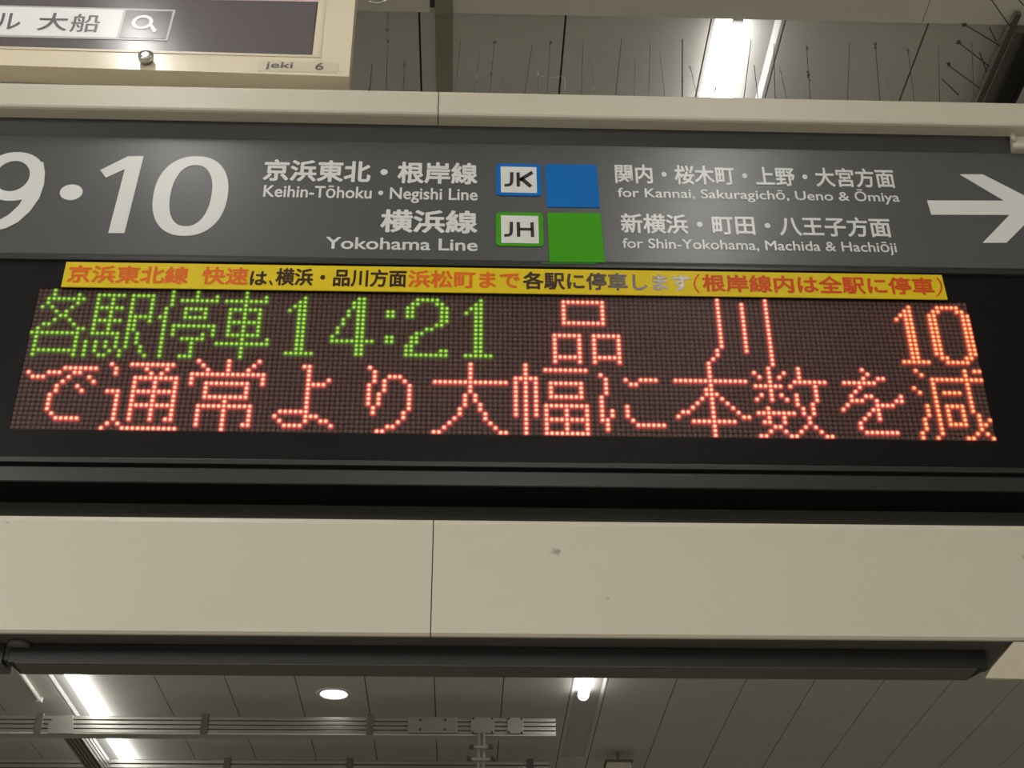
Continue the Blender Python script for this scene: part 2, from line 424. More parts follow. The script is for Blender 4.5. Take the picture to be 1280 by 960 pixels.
# olive rail behind the gap under the display
yr = 0.0458
zr1 = zat(631.5, yr); zr0 = zr1 - 0.06
box('back_rail', -1.09, XR - 0.01, yr, yr + 0.02, zr0, zr1, M['olive'], hz)
box('back_plate', -1.09, XR - 0.01, 0.060, 0.072, zat(794, YF) + 0.004, zt - 0.004, M['blacktrim'], hz)
# bottom panels with a folded lip
zp1 = zat(649.0, YF); zp0 = zat(793.8, YF)
XJ2 = onY(540, 722, YF).x
def bottom_panel(x0, x1, open_right=False):
    prof = [(YF + 0.0026, zp1 + 0.0), (YF + 0.0022, zp1 - 0.0005), (YF, zp1 - 0.0062), (YF, zp0 + 0.0025), (YF + 0.0025, zp0), (YF + 0.006, zp0), (YF + 0.006, zp1)]
    return profile_bar('bottom_panel', prof, x0 + 0.0006, x1 - 0.0006, M['cream'], hz)
bottom_panel(XL, XJ2); bottom_panel(XJ2, XR)
box('joint_backing', XJ2 - 0.004, XJ2 + 0.004, YF + 0.0032, YF + 0.0058, zp0 + 0.001, zp1 - 0.001, M['joint'], hz)
# underside: dark tray, and the cream end piece to its right
XE = onZ(1266, 802, zp0).x
box('underside_tray', XL, XE, YF + 0.0062, 0.058, zp0 + 0.0006, zp0 + 0.004, M['tray'], hz)
pz = zat(797.5, YF)
endb = box('end_piece', XE + 0.004, XR, YF + 0.0072, 0.0735, pz, zp0 + 0.02, M['post'], hz, 0.0012)
solid_poly('end_cover', [onY(*p_, YF + 0.0005) for p_ in ((1267, 802.3), (1239.5, 834.5), (1232, 847.6), (1420, 851), (1420, 803.5))], 0.004, M['post'], hz)
for x in (-0.98, 1.05):
    bm = bmesh.new(); rod(bm, Vector((x, 0.03, zt - 0.004)), Vector((x, 0.03, CZ + 0.01)), 0.012, n=12); fin('hanger_rod', bm, M['clamp'], hz, True)
# flat round cap on the underside at the left
pc = (onZ(11, 803, zp0) + onZ(38, 806, zp0)) / 2
lathe('round_cap', [(0.0118, 0), (0.0118, 0.0045), (0.0105, 0.0055)], Vector((pc.x, pc.y - 0.001, zp0 + 0.0005)), Vector((0, 0, -1)), M['tray'], hz, 28)

# black bars below the housing
ybf = 0.0013
zb1 = zp0 - 0.0004; zb0 = zat(831, ybf)
xa = onY(9, 830, ybf).x; xe = onY(1233, 826, ybf).x
def bar(name, x0, x1, label, group, c=0.012):
    t = empty(name, (x0, ybf, zb0), label, 'bar', group)
    d = 0.0345
    bm = bmesh.new()
    # tapered box: bottom shorter than the top at the ends (mitred)
    v = [bm.verts.new(Vector(p)) for p in ((x0 - 0.0, ybf, zb1), (x1 + 0.0, ybf, zb1), (x1, ybf + d, zb1), (x0, ybf + d, zb1),
                                           (x0 + 0.0, ybf, zb0), (x1, ybf, zb0), (x1 - c, ybf + d, zb0), (x0 + 0.004, ybf + d, zb0))]
    for f in ((0, 1, 5, 4), (1, 2, 6, 5), (2, 3, 7, 6), (3, 0, 4, 7), (0, 3, 2, 1)): bm.faces.new([v[i] for i in f])
    fb = bm.faces.new([v[i] for i in (4, 5, 6, 7)])
    bmesh.ops.recalc_face_normals(bm, faces=bm.faces)
    fin('bar_body', bm, M['blacktrim'], t)
    solid = box('bottom_cover', x0 + 0.007, x1 - c, ybf + 0.0003, ybf + d - 0.001, zb0 - 0.0008, zb0 - 0.0001, M['tray'], t)
    box('end_cap', x1 - 0.0005, x1 + 0.0045, ybf + 0.004, ybf + d * 0.6, zb0 + 0.004, zb1, M['olive'], t)
    return t
bar('black_bar', xa, xe, 'long black bar fixed under the cream housing, mitred right end', 'black bars under the housing')
bar('black_bar', XL, xa - 0.0065, 'stub of another black bar under the housing at the far left edge', 'black bars under the housing', 0.0)

# ================================================================== DIRECTION SIGN
SX0, SX1 = -0.95, 0.80
YSg = 0.0
sg = empty('direction_sign', (0, 0, zat(322, 0)), 'dark grey station direction sign with big white platform numbers and an arrow pointing right', 'sign')
z1 = zat(178.2, YSg); z0 = zat(324.0, YSg)
box('sign_panel', SX0, SX1, YSg, YSg + 0.004, z0, z1, M['sign'], sg, 0.0006)
box('bottom_channel', SX0, SX1, YSg - 0.0012, YSg + 0.006, zat(330.5, YSg), z0 - 0.0008, M['blacktrim'], sg)
T = 0.0007
def PY(x, y, dy=0.0): return onY(x, y, YSg - dy)
def c1(x, y): return PY(x / 4, 140 + y / 4, T)
# numeral 1: flag, stem
solid_poly('numeral', [c1(*p) for p in ((640, 221), (718, 220), (622, 605), (541, 605), (624, 285), (530, 328), (501, 290))], T, M['letter'], sg)
def ring_numeral(outer, inner, name='numeral'):
    n = len(outer)
    bm = bmesh.new()
    fo = [bm.verts.new(p) for p in outer]; fi = [bm.verts.new(p) for p in inner]
    bo = [bm.verts.new(p + Vector((0, T, 0))) for p in outer]; bi = [bm.verts.new(p + Vector((0, T, 0))) for p in inner]
    for i in range(n):
        k = (i + 1) % n
        bm.faces.new((fo[i], fo[k], fi[k], fi[i])); bm.faces.new((fo[i], bo[i], bo[k], fo[k])); bm.faces.new((fi[i], fi[k], bi[k], bi[i]))
    bmesh.ops.recalc_face_normals(bm, faces=bm.faces)
    return fin(name, bm, M['letter'], sg)
def ell(cx, cy, rx, ry, lean, n=72, e=2.25, rot=0):
    pts = []
    for i in range(n):
        t = 2 * math.pi * i / n; c, s = math.cos(t), math.sin(t)
        x = math.copysign(abs(c) ** (2 / e), c) * rx; y = math.copysign(abs(s) ** (2 / e), s) * ry
        pts.append((cx + x - lean * y, cy + y))
    return pts
ring_numeral([c1(*p) for p in ell(952, 420, 186, 199, 0.15)], [c1(*p) for p in ell(954, 418, 103, 153, 0.17)])
# numeral 9: closed bowl and a tail (the rest lies outside the photograph)
ring_numeral([c1(*p) for p in ell(70, 322, 152, 122, 0.14, e=2.1)], [c1(*p) for p in ell(62, 320, 86, 76, 0.2, e=2.0)])
tail_o = [(216, 250), (224, 300), (220, 360), (196, 430), (150, 495), (90, 550), (30, 580), (-20, 592), (-80, 596)]
tail_i = [(160, 250), (150, 310), (140, 370), (125, 412), (95, 465), (45, 512), (0, 538), (-50, 548), (-80, 550)]
solid_poly('numeral', [PY(x / 4, 140 + y / 4, T + 0.0002) for x, y in tail_o + tail_i[::-1]], T * 0.9, M['letter'], sg)
solid_poly('middle_dot', [c1(356 + 57 * math.cos(t) + -0.14 * 39 * math.sin(t), 401 + 39 * math.sin(t)) for t in [2 * math.pi * i / 40 for i in range(40)]], T, M['letter'], sg)
# arrow
def c4(x, y): return PY(900 + x / 3.368, 140 + y / 3.368, T)
ar = solid_poly('arrow', [c4(*p) for p in ((872, 372), (1196, 373), (1009, 262), (1106, 262), (1363, 393), (1207, 550), (1106, 550), (1219, 433), (890, 432))], T, M['letter'], sg)
Lw = M['letter']
text('lettering', '京浜東北・根岸線', flat(329.6, 597, 463, 201.5, 228.8, YSg), Lw, sg, bold=0.026, off=0.004)
text('lettering', 'Keihin-Tōhoku • Negishi Line', flat(329.5, 597, 463, 234.0, 248.6, YSg), Lw, sg, bold=0.016, cap='K')
text('lettering', '横浜線', flat(475.5, 597, 536, 262.7, 291.7, YSg), Lw, sg, bold=0.026, off=0.004)
text('lettering', 'Yokohama Line', flat(407, 597, 502, 297.8, 312.6, YSg), Lw, sg, bold=0.016, cap='Y')
text('lettering', '関内・桜木町・上野・大宮方面', flat(768.6, 1117.6, 943, 208.3, 232.3, YSg), Lw, sg, bold=0.016, off=0.006)
text('lettering', 'for Kannai, Sakuragichō, Ueno & Ōmiya', flat(772, 1124, 943, 238.2, 249.4, YSg), Lw, sg, bold=0.012, cap='K')
text('lettering', '新横浜・町田・八王子方面', flat(775.8, 1113, 943, 269.6, 294.4, YSg), Lw, sg, bold=0.016, off=0.006)
text('lettering', 'for Shin-Yokohama, Machida & Hachiōji', flat(778, 1120.3, 943, 300.6, 312.8, YSg), Lw, sg, bold=0.012, cap='S')

def c3(x, y, dy=0.0): return PY(600 + x / 4, 180 + y / 4, dy)
def rrect(xa, ya, xb, yb_, rx, ry, skew=0.0, slope=0.018, n=6):
    pts = []
    for cx, cy, a0 in ((xb - rx, ya + ry, -90), (xb - rx, yb_ - ry, 0), (xa + rx, yb_ - ry, 90), (xa + rx, ya + ry, 180)):
        for i in range(n + 1):
            a = math.radians(a0 + 90 * i / n); x = cx + rx * math.cos(a); y = cy + ry * math.sin(a)
            pts.append((x + skew * (y - ya) * ((x - xa) / (xb - xa)), y + slope * (x - xa)))
    return pts
def badge(xa, ya, xb, yb_, inner, m, glyphs, label):
    t = solid_poly('line_badge', [c3(*p, dy=0.0012) for p in rrect(xa, ya, xb, yb_, 20, 17, 0.03)], 0.0011, m, sg)
    t['label'] = label
    solid_poly('badge_face', [c3(*p, dy=0.0016) for p in inner], 0.0004, M['letter'], t)
    for g_ in glyphs: solid_poly('lettering', [c3(*p, dy=0.0020) for p in g_], 0.0003, M['ink'], t)
def stroke(pts, wx, wy):
    """fat polyline outline; wx, wy half widths"""
    L, R_ = [], []
    n = len(pts)
    for i in range(n):
        a = pts[max(i - 1, 0)]; b = pts[min(i + 1, n - 1)]
        dx, dy = b[0] - a[0], b[1] - a[1]; l = math.hypot(dx, dy)
        nx, ny = -dy / l, dx / l
        L.append((pts[i][0] + nx * wx, pts[i][1] + ny * wy)); R_.append((pts[i][0] - nx * wx, pts[i][1] - ny * wy))
    return L + R_[::-1]
def J(x0, x1, yt, yb_):
    sx = x1 - 8
    pts = [(sx - 1, yt), (sx - 2, yb_ - 26), (sx - 5, yb_ - 14), (sx - 13, yb_ - 8), (x0 + 2, yb_ - 6)]
    return [stroke(pts, 8.5, 6.5)]
gJK = J(120, 168, 141, 212) + [stroke([(190, 142), (192, 212)], 8.5, 6), stroke([(262, 143 - 2), (198, 180)], 9, 8), stroke([(205, 170), (255, 213)], 10.5, 8)]
gJH = J(119, 166, 389, 463) + [stroke([(191, 390), (193, 463)], 8.5, 6), stroke([(260, 391), (263, 464)], 8.5, 6), stroke([(195, 425), (262, 426)], 7, 6.5)]
badge(80, 97, 305, 256, ((103, 112), (282, 116), (285, 245), (105, 241)), M['blue'], gJK, 'blue bordered square badge reading JK')
badge(80, 340, 314, 508, ((104, 356), (291, 360), (295, 497), (107, 494)), M['green'], gJH, 'green bordered square badge reading JH')
solid_poly('colour_square', [c3(*p, dy=0.0009) for p in ((325, 101), (583, 104), (600, 318), (333, 315))], 0.0008, M['blue'], sg)['label'] = 'blue vinyl square'
o = solid_poly('colour_square', [c3(*p, dy=0.0018) for p in ((337, 343), (603, 346), (625, 592), (348, 588))], 0.0017, M['green'], sg); o['label'] = 'green vinyl square hanging past the sign edge'
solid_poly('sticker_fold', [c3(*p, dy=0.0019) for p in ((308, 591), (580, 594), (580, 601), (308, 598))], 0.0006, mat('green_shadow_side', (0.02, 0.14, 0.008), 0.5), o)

# ================================================================== LED DISPLAY
ld = empty('departure_display', (0, 0, zat(606, 0)), 'black framed dot matrix departure display with green and red glowing characters', 'display')
PX = 0.008 * S; PZ = PX * 1.0489693
WX, WZ = 96 * PX, 16 * PZ
yl = 0.0
bm = bmesh.new()
# opaque frame around the LED area: four boxes
zf1 = zat(330.8, 0) ; zf0 = zat(577.5, -0.004)
yg = -0.004
for x0, x1, za, zb_ in ((SX0, -WX, zf0, zf1), (WX, SX1, zf0, zf1), (-WX, WX, BZ + WZ, zf1), (-WX, WX, zf0, BZ - WZ)):
    box_into(bm, x0, x1, yl - 0.0005, yl + 0.03, za, zb_)
fin('surround', bm, M['black'], ld)
box('led_board', -WX, WX, yl + 0.0022, yl + 0.030, BZ - WZ, BZ + WZ, M['ledbase'], ld)
box('glass_pane', SX0 + 0.002, SX1 - 0.002, yg, yg + 0.0015, zf0 + 0.001, zf1 - 0.006, M['glass'], ld)
# top rail under the grey sign, and the lower rails of the door frame
ztr = zat(331.5, -0.006)
box('top_rail', SX0, SX1, -0.0062, 0.028, zf1 - 0.0052, zf1 - 0.0003, M['doorframe'], ld, 0.0008)
# two profile bars below the glass with a thin groove
za = zat(577.5, -0.006); zb_ = zat(584.2, -0.006)
box('door_bead', SX0, SX1, -0.0085, 0.030, zb_, za, M['doorframe'], ld, 0.0009)
zc_ = zat(588.6, -0.006); zd = zat(606.3, -0.006)
box('groove', SX0, SX1, -0.001, 0.030, zc_, zb_, M['blacktrim'], ld)
box('bottom_rail', SX0, SX1, -0.006, 0.0455, zd, zc_, M['doorframe'], ld, 0.0006)
box('underside', SX0 + 0.002, SX1 - 0.002, -0.0052, 0.0456, zd - 0.0006, zd - 0.0001, M['blacktrim'], ld)

# lit dots per row: start column, run length, start column, run length ...
RUNS = [
    (3, 1, 27, 1, 32, 1, 42, 1, 139, 1, 149, 1),
    (3, 1, 8, 1, 12, 6, 19, 5, 27, 1, 32, 1, 36, 1, 42, 1, 46, 1, 54, 1, 65, 2, 77, 5, 90, 1, 107, 9, 139, 1, 144, 1, 149, 1, 179, 1, 185, 5),
    (2, 8, 12, 1, 15, 1, 19, 1, 23, 1, 27, 1, 29, 8, 38, 9, 53, 2, 64, 3, 76, 2, 81, 2, 89, 2, 107, 1, 115, 1, 139, 1, 144, 1, 149, 1, 178, 2, 184, 2, 189, 2),
    (2, 1, 8, 1, 12, 1, 15, 1, 19, 1, 23, 1, 27, 1, 42, 1, 52, 3, 64, 3, 75, 2, 82, 2, 88, 3, 107, 1, 115, 1, 139, 1, 144, 1, 149, 1, 177, 3, 183, 2, 190, 2),
    (1, 1, 3, 1, 7, 1, 12, 6, 19, 1, 23, 1, 26, 1, 30, 5, 39, 7, 51, 1, 53, 2, 63, 1, 65, 2, 71, 2, 75, 2, 82, 2, 87, 1, 89, 2, 107, 1, 115, 1, 139, 1, 144, 1, 149, 1, 176, 1, 178, 2, 183, 2, 190, 2),
    (4, 1, 6, 1, 12, 1, 15, 1, 19, 1, 23, 1, 26, 1, 30, 1, 34, 1, 39, 1, 42, 1, 45, 1, 53, 2, 63, 1, 65, 2, 71, 2, 75, 2, 82, 2, 89, 2, 107, 1, 115, 1, 139, 1, 144, 1, 149, 1, 178, 2, 183, 2, 190, 2),
    (5, 2, 12, 1, 15, 1, 19, 5, 25, 2, 30, 5, 39, 1, 42, 1, 45, 1, 53, 2, 62, 1, 65, 2, 82, 2, 89, 2, 107, 9, 139, 1, 144, 1, 149, 1, 178, 2, 183, 2, 190, 2),
    (4, 1, 7, 1, 12, 6, 19, 2, 23, 1, 26, 1, 39, 7, 53, 2, 62, 1, 65, 2, 81, 2, 89, 2, 139, 1, 144, 1, 149, 1, 178, 2, 183, 2, 190, 2),
    (2, 2, 8, 1, 12, 1, 15, 1, 19, 2, 26, 1, 28, 9, 39, 1, 42, 1, 45, 1, 53, 2, 61, 1, 65, 2, 79, 2, 89, 2, 139, 1, 144, 1, 149, 1, 178, 2, 183, 2, 190, 2),
    (1, 1, 9, 2, 12, 1, 15, 1, 19, 2, 26, 1, 28, 1, 36, 1, 39, 1, 42, 1, 45, 1, 53, 2, 61, 1, 65, 2, 77, 2, 89, 2, 105, 6, 113, 6, 139, 1, 144, 1, 149, 1, 178, 2, 183, 2, 190, 2),
    (0, 10, 12, 6, 19, 1, 21, 1, 26, 1, 28, 1, 34, 1, 36, 1, 39, 7, 53, 2, 60, 1, 65, 2, 71, 2, 76, 2, 89, 2, 105, 1, 110, 1, 113, 1, 118, 1, 139, 1, 144, 1, 149, 1, 178, 2, 183, 2, 190, 2),
    (1, 1, 9, 1, 17, 1, 19, 1, 21, 1, 26, 1, 30, 5, 42, 1, 47, 1, 53, 2, 60, 9, 71, 2, 76, 2, 89, 2, 105, 1, 110, 1, 113, 1, 118, 1, 139, 1, 144, 1, 149, 1, 178, 2, 183, 2, 190, 2),
    (1, 1, 9, 1, 11, 1, 13, 1, 15, 1, 17, 1, 19, 1, 21, 1, 26, 1, 32, 1, 37, 11, 53, 2, 65, 2, 75, 2, 89, 2, 105, 1, 110, 1, 113, 1, 118, 1, 138, 1, 144, 1, 149, 1, 178, 2, 183, 2, 190, 2),
    (1, 1, 9, 1, 11, 1, 13, 1, 15, 1, 17, 1, 19, 1, 22, 1, 26, 1, 32, 1, 42, 1, 53, 2, 65, 2, 75, 2, 82, 2, 89, 2, 105, 1, 110, 1, 113, 1, 118, 1, 138, 1, 149, 1, 178, 2, 184, 2, 189, 2),
    (1, 9, 11, 1, 13, 1, 16, 1, 18, 1, 22, 1, 26, 1, 32, 1, 42, 1, 51, 6, 65, 2, 75, 9, 87, 6, 105, 6, 113, 6, 137, 1, 149, 1, 176, 6, 185, 5),
    (1, 1, 9, 1, 11, 1, 14, 2, 18, 1, 23, 1, 26, 1, 30, 3, 42, 1, 105, 1, 110, 1, 113, 1, 118, 1, 136, 1, 149, 1),
    (34, 1, 40, 1, 46, 1, 88, 1, 99, 1, 136, 1, 148, 1, 154, 1, 167, 1, 178, 1, 188, 1, 190, 2),
    (17, 1, 21, 9, 35, 1, 40, 1, 45, 1, 55, 2, 68, 1, 88, 1, 99, 1, 103, 9, 136, 1, 145, 1, 148, 1, 151, 1, 154, 1, 168, 1, 179, 1, 188, 1),
    (8, 7, 18, 1, 24, 1, 28, 1, 36, 1, 40, 1, 44, 1, 56, 1, 69, 1, 88, 1, 99, 1, 114, 1, 136, 1, 146, 1, 148, 1, 150, 1, 154, 1, 167, 1, 170, 2, 181, 11),
    (1, 1, 5, 3, 10, 2, 18, 1, 25, 1, 27, 1, 33, 15, 56, 1, 69, 1, 72, 3, 88, 1, 97, 5, 115, 1, 119, 1, 122, 4, 129, 15, 148, 1, 153, 7, 163, 7, 181, 1, 188, 1),
    (2, 3, 9, 1, 13, 1, 22, 9, 33, 1, 47, 1, 56, 1, 60, 1, 69, 1, 71, 1, 75, 1, 81, 15, 97, 1, 99, 1, 101, 1, 104, 7, 115, 1, 120, 2, 136, 1, 145, 6, 152, 1, 157, 1, 166, 1, 177, 1, 181, 1, 188, 1),
    (8, 1, 14, 1, 22, 1, 26, 1, 30, 1, 33, 1, 36, 9, 47, 1, 56, 4, 68, 1, 71, 1, 76, 1, 88, 1, 97, 1, 99, 1, 101, 1, 104, 1, 110, 1, 115, 1, 135, 2, 148, 1, 157, 1, 165, 1, 178, 1, 181, 1, 183, 4, 188, 1),
    (7, 1, 11, 1, 22, 1, 26, 1, 30, 1, 36, 1, 44, 1, 56, 1, 68, 1, 71, 1, 76, 1, 88, 1, 97, 1, 99, 1, 101, 1, 104, 1, 110, 1, 115, 1, 135, 3, 146, 1, 148, 1, 150, 1, 153, 1, 157, 1, 164, 1, 167, 2, 174, 1, 181, 1, 188, 1),
    (7, 1, 12, 1, 17, 3, 22, 9, 36, 1, 44, 1, 56, 1, 68, 1, 70, 1, 76, 1, 87, 1, 89, 1, 97, 1, 99, 1, 101, 1, 104, 7, 114, 1, 134, 1, 136, 1, 138, 1, 145, 1, 148, 1, 151, 1, 153, 1, 157, 1, 164, 3, 169, 1, 173, 2, 181, 1, 188, 1),
    (6, 1, 19, 1, 22, 1, 26, 1, 30, 1, 36, 9, 56, 1, 68, 1, 70, 1, 76, 1, 87, 1, 89, 1, 97, 1, 99, 1, 101, 1, 114, 1, 133, 1, 136, 1, 139, 1, 153, 1, 156, 1, 163, 1, 169, 4, 179, 1, 181, 1, 183, 4, 188, 1),
    (6, 1, 19, 1, 22, 1, 26, 1, 30, 1, 40, 1, 56, 1, 68, 1, 70, 1, 76, 1, 87, 1, 90, 1, 97, 1, 99, 1, 101, 1, 103, 9, 114, 1, 119, 1, 132, 1, 136, 1, 140, 1, 147, 1, 154, 1, 156, 1, 162, 1, 168, 2, 179, 1, 181, 1, 183, 1, 186, 1, 188, 1),
    (6, 1, 19, 1, 22, 9, 35, 11, 56, 1, 69, 1, 76, 1, 86, 1, 90, 1, 97, 1, 99, 1, 101, 1, 103, 1, 107, 1, 111, 1, 114, 1, 116, 1, 119, 1, 130, 2, 136, 1, 141, 1, 145, 8, 154, 1, 156, 1, 167, 1, 169, 1, 179, 1, 181, 1, 183, 1, 186, 1, 189, 1),
    (6, 1, 19, 1, 22, 1, 26, 1, 30, 1, 35, 1, 40, 1, 45, 1, 51, 6, 69, 1, 75, 1, 86, 1, 91, 1, 97, 1, 99, 1, 101, 1, 103, 1, 107, 1, 111, 1, 114, 1, 116, 1, 119, 1, 129, 1, 136, 1, 142, 2, 147, 1, 150, 1, 155, 1, 166, 1, 169, 1, 178, 1, 181, 1, 183, 1, 186, 1, 189, 1, 191, 1),
    (7, 1, 19, 1, 22, 1, 26, 1, 30, 1, 35, 1, 40, 1, 45, 1, 50, 1, 56, 3, 75, 1, 85, 1, 91, 1, 99, 1, 103, 9, 114, 2, 120, 1, 132, 9, 146, 2, 150, 1, 155, 1, 165, 1, 178, 1, 181, 1, 183, 4, 189, 2),
    (8, 5, 19, 1, 22, 1, 26, 1, 29, 2, 35, 1, 40, 1, 45, 1, 51, 1, 56, 1, 59, 2, 74, 1, 84, 1, 92, 1, 99, 1, 103, 1, 107, 1, 111, 1, 115, 1, 121, 6, 136, 1, 148, 2, 154, 1, 156, 1, 165, 1, 178, 1, 181, 1, 189, 1),
    (18, 1, 20, 1, 35, 1, 40, 1, 44, 2, 52, 4, 61, 1, 72, 2, 83, 1, 93, 1, 99, 1, 103, 1, 107, 1, 111, 1, 115, 1, 136, 1, 147, 1, 150, 1, 153, 1, 157, 1, 166, 7, 177, 1, 181, 1, 188, 1, 190, 1),
    (17, 1, 21, 11, 40, 1, 70, 2, 81, 2, 94, 2, 99, 1, 103, 9, 136, 1, 145, 2, 151, 2, 158, 2, 177, 1, 180, 1, 186, 2, 191, 1),
]
def led_xy(c, r): return ((c - 95.5) * PX, BZ - (r - 15.5) * PZ)
def disc_mesh(cells, rings, n=8, y0=0.0, materials=None):
    """rings: (radius factor, y offset, material index of the band inside this ring)"""
    V = []; F = []; MI = []
    dirs = [(math.cos(2 * math.pi * (i + .5) / n), math.sin(2 * math.pi * (i + .5) / n)) for i in range(n)]
    for (c, r) in cells:
        x, z = led_xy(c, r); b = len(V)
        for (f, dy, mi) in rings:
            V += [(x + f * PX * d[0], y0 + dy, z + f * PX * d[1]) for d in dirs]
        for k in range(len(rings) - 1):
            for i in range(n):
                j_ = (i + 1) % n
                F.append((b + k * n + i, b + k * n + j_, b + (k + 1) * n + j_, b + (k + 1) * n + i)); MI.append(rings[k][2])
        F.append(tuple(b + (len(rings) - 1) * n + i for i in range(n))); MI.append(rings[-1][2])
    me = bpy.data.meshes.new('leds'); me.from_pydata(V, [], F)
    for m_ in materials: me.materials.append(m_)
    for p, mi in zip(me.polygons, MI): p.material_index = mi
    return me
lit = {}
for r, row in enumerate(RUNS):
    for s_, n_ in zip(row[::2], row[1::2]):
        for c in range(s_, s_ + n_):
            lit[(c, r)] = ('O' if c > 175 else 'R') if r > 15 else ('G' if c < 96 else ('O' if c > 170 else 'R'))
off_cells = [(c, r) for r in range(32) for c in range(192) if (c, r) not in lit]
o = link('unlit_dots', disc_mesh(off_cells, [(0.50, 0.0021, 0), (0.45, 0.0008, 0), (0.25, 0.0001, 0)], 8, yl, [M['ledoff']]), None, ld)
tag(o, label='brownish grid of unlit dots', kind='stuff')
CH_TOP = [(0, 11, '各', 'G'), (11, 26.5, '駅', 'G'), (25, 37, '停', 'G'), (36.5, 49, '車', 'G'), (50, 57, '1', 'G'), (59, 70, '4', 'G'), (70, 74, ':', 'G'), (74, 85, '2', 'G'),
          (85, 95, '1', 'G'), (96, 125, '品', 'R'), (130, 155, '川', 'R'), (172, 182.5, '1', 'O'), (182.5, 192, '0', 'O')]
names_b = 'で通常より大幅に本数を減'
groups = {}
def owner(c, r):
    if r < 16:
        if (c, r) in lit and lit[(c, r)] == 'G':
            # 駅 and 停 interleave around column 26: the slanting left stroke of 停 starts at column 26
            if c <= 10: return ('t', 0) if not (c == 11) else ('t', 1)
            if c <= 25: return ('t', 1)
            if c <= 36 and not (c == 36 and r == 0 and False): return ('t', 2) if c < 37 else ('t', 3)
            for k, (a, b, s, q) in enumerate(CH_TOP):
                if k >= 3 and a <= c < b: return ('t', k)
            return ('t', 3)
        for k, (a, b, s, q) in enumerate(CH_TOP):
            if q != 'G' and a <= c < b: return ('t', k)
        return ('t', 9)
    return ('b', min(11, c // 16))
for (c, r) in lit: groups.setdefault(owner(c, r), []).append((c, r))
MM = {'G': ('ggreen', 'cgreen', 'green', 'hgreen'), 'R': ('gred', 'cred', 'red', 'hred'), 'O': ('gor', 'cor', 'orange', 'hor')}
for key in sorted(groups):
    cells = groups[key]; q = lit[cells[0]]
    a, b, colname, h_ = MM[q]
    me = disc_mesh(cells, [(0.80, 0.0021, 2), (0.76, 0.0006, 2), (0.50, 0.0, 0), (0.32, -0.0004, 1), (0.18, -0.0007, 1)], 10, yl, [M[a], M[b], M[h_]])  # widest bands stand in for the glow around each lit dot
    o = link('lit_character', me, None, ld)
    sym = CH_TOP[key[1]][2] if key[0] == 't' else names_b[key[1]]
    o['label'] = '%s glowing dot matrix character %s' % (colname, sym); o['kind'] = 'stuff'

# ================================================================== YELLOW NOTICE
yn = yg - 0.0004
TL, TR, BL, BR = (83, 327.3), (1177, 343.6), (76.2, 358.2), (1184.6, 374.2)
nc = empty('notice_strip', tuple(onY(640, 352, yn)), 'long yellow notice strip with orange and black Japanese text stuck above the dots', 'sticker')
# the glass runs under the strip; its upper edge rests on the top rail
solid_poly('strip_sheet', [onY(*p, yn - 0.0018) for p in (TL, TR, BR, BL)], 0.0016, M['yellow'], nc)
def strip_place(xl, xr, ft=0.12, fb=0.84):
    def pl(u, v):
        x = xl + (xr - xl) * u
        s = (x - 80) / 1100.0
        # bow measured on the photograph
        top = 327.3 + 16.3 * s + 3.2 * (1 - (2 * s - 1) ** 2) * 0; h = 30.9 - 0.3 * s
        f = fb + (ft - fb) * v
        p = onY(x, top + h * f, yn - 0.0018)
        return p, NEG
    # straight in the plane: take the four corners only
    A, B, Cc, D = pl(0, 0)[0], pl(1, 0)[0], pl(0, 1)[0], pl(1, 1)[0]
    x0 = (A.x + Cc.x) / 2; x1_ = (B.x + D.x) / 2
    return lambda u, v: (Vector((x0 + (x1_ - x0) * u, A.y, (A.z + (B.z - A.z) * u) * (1 - v) + (Cc.z + (D.z - Cc.z) * u) * v)), NEG)
segs = [('京浜東北線', 85, 236, 'orange'), ('快速', 252.5, 310.8, 'orange'), ('横浜・品川方面', 344.7, 508.3, 'inkn'),
        ('浜松町まで', 510, 650, 'orange'), ('各駅に停車します', 653.3, 862.6, 'inkn'), ('根岸線内は全駅に停車', 877.8, 1167.5, 'red')]
for s_, a, b, mm in segs:
    o = text('lettering', s_, strip_place(a, b), M[mm], nc, bold=0.028, off=0.0, thick=0.0003)
text('lettering', 'は', strip_place(312.6, 334, 0.26, 0.84), M['inkn'], nc, bold=0.03, thick=0.0003)
text('lettering', '、', strip_place(336, 341, 0.62, 0.84), M['inkn'], nc, bold=0.03, thick=0.0003)
def paren(x0, x1, flip):
    n = 8; pts = []
    for i in range(n + 1):
        t = -1 + 2 * i / n; bow = (1 - t * t) * (x1 - x0) * (1 if flip else -1)
        s = (x0 - 80) / 1100; top = 327.3 + 16.3 * s
        pts.append(((x0 if flip else x1) + bow, top + 30.7 * (0.5 + 0.38 * t)))
    sp = stroke(pts, 1.1, 0.6)
    solid_poly('lettering', [onY(*p, yn - 0.0021) for p in sp], 0.0002, M['red'], nc)
paren(868, 874, False); paren(1171, 1177, True)

# ================================================================== POSTER FRAME
pt = empty('poster_frame', tuple(onY(230, 95, 0.0)), 'cream poster frame at the upper left, holding a dark poster with a search box', 'frame')
tilt = math.radians(10.5)
# facing plane: top leans away from the viewer
n0 = Vector((0, -math.cos(tilt), -math.sin(tilt) * -1)); n0 = Vector((0, -math.cos(tilt), math.sin(tilt)))
p0 = onY(230, 86, -0.018)
def PF(x, y, d=0.0): return onP(x, y, p0 + n0 * d, n0)
def quad_bar(name, pts, depth, m, parent, d=0.0): return solid_poly(name, [PF(x, y, d) for x, y in pts], depth, m, parent)
D_ = 0.027
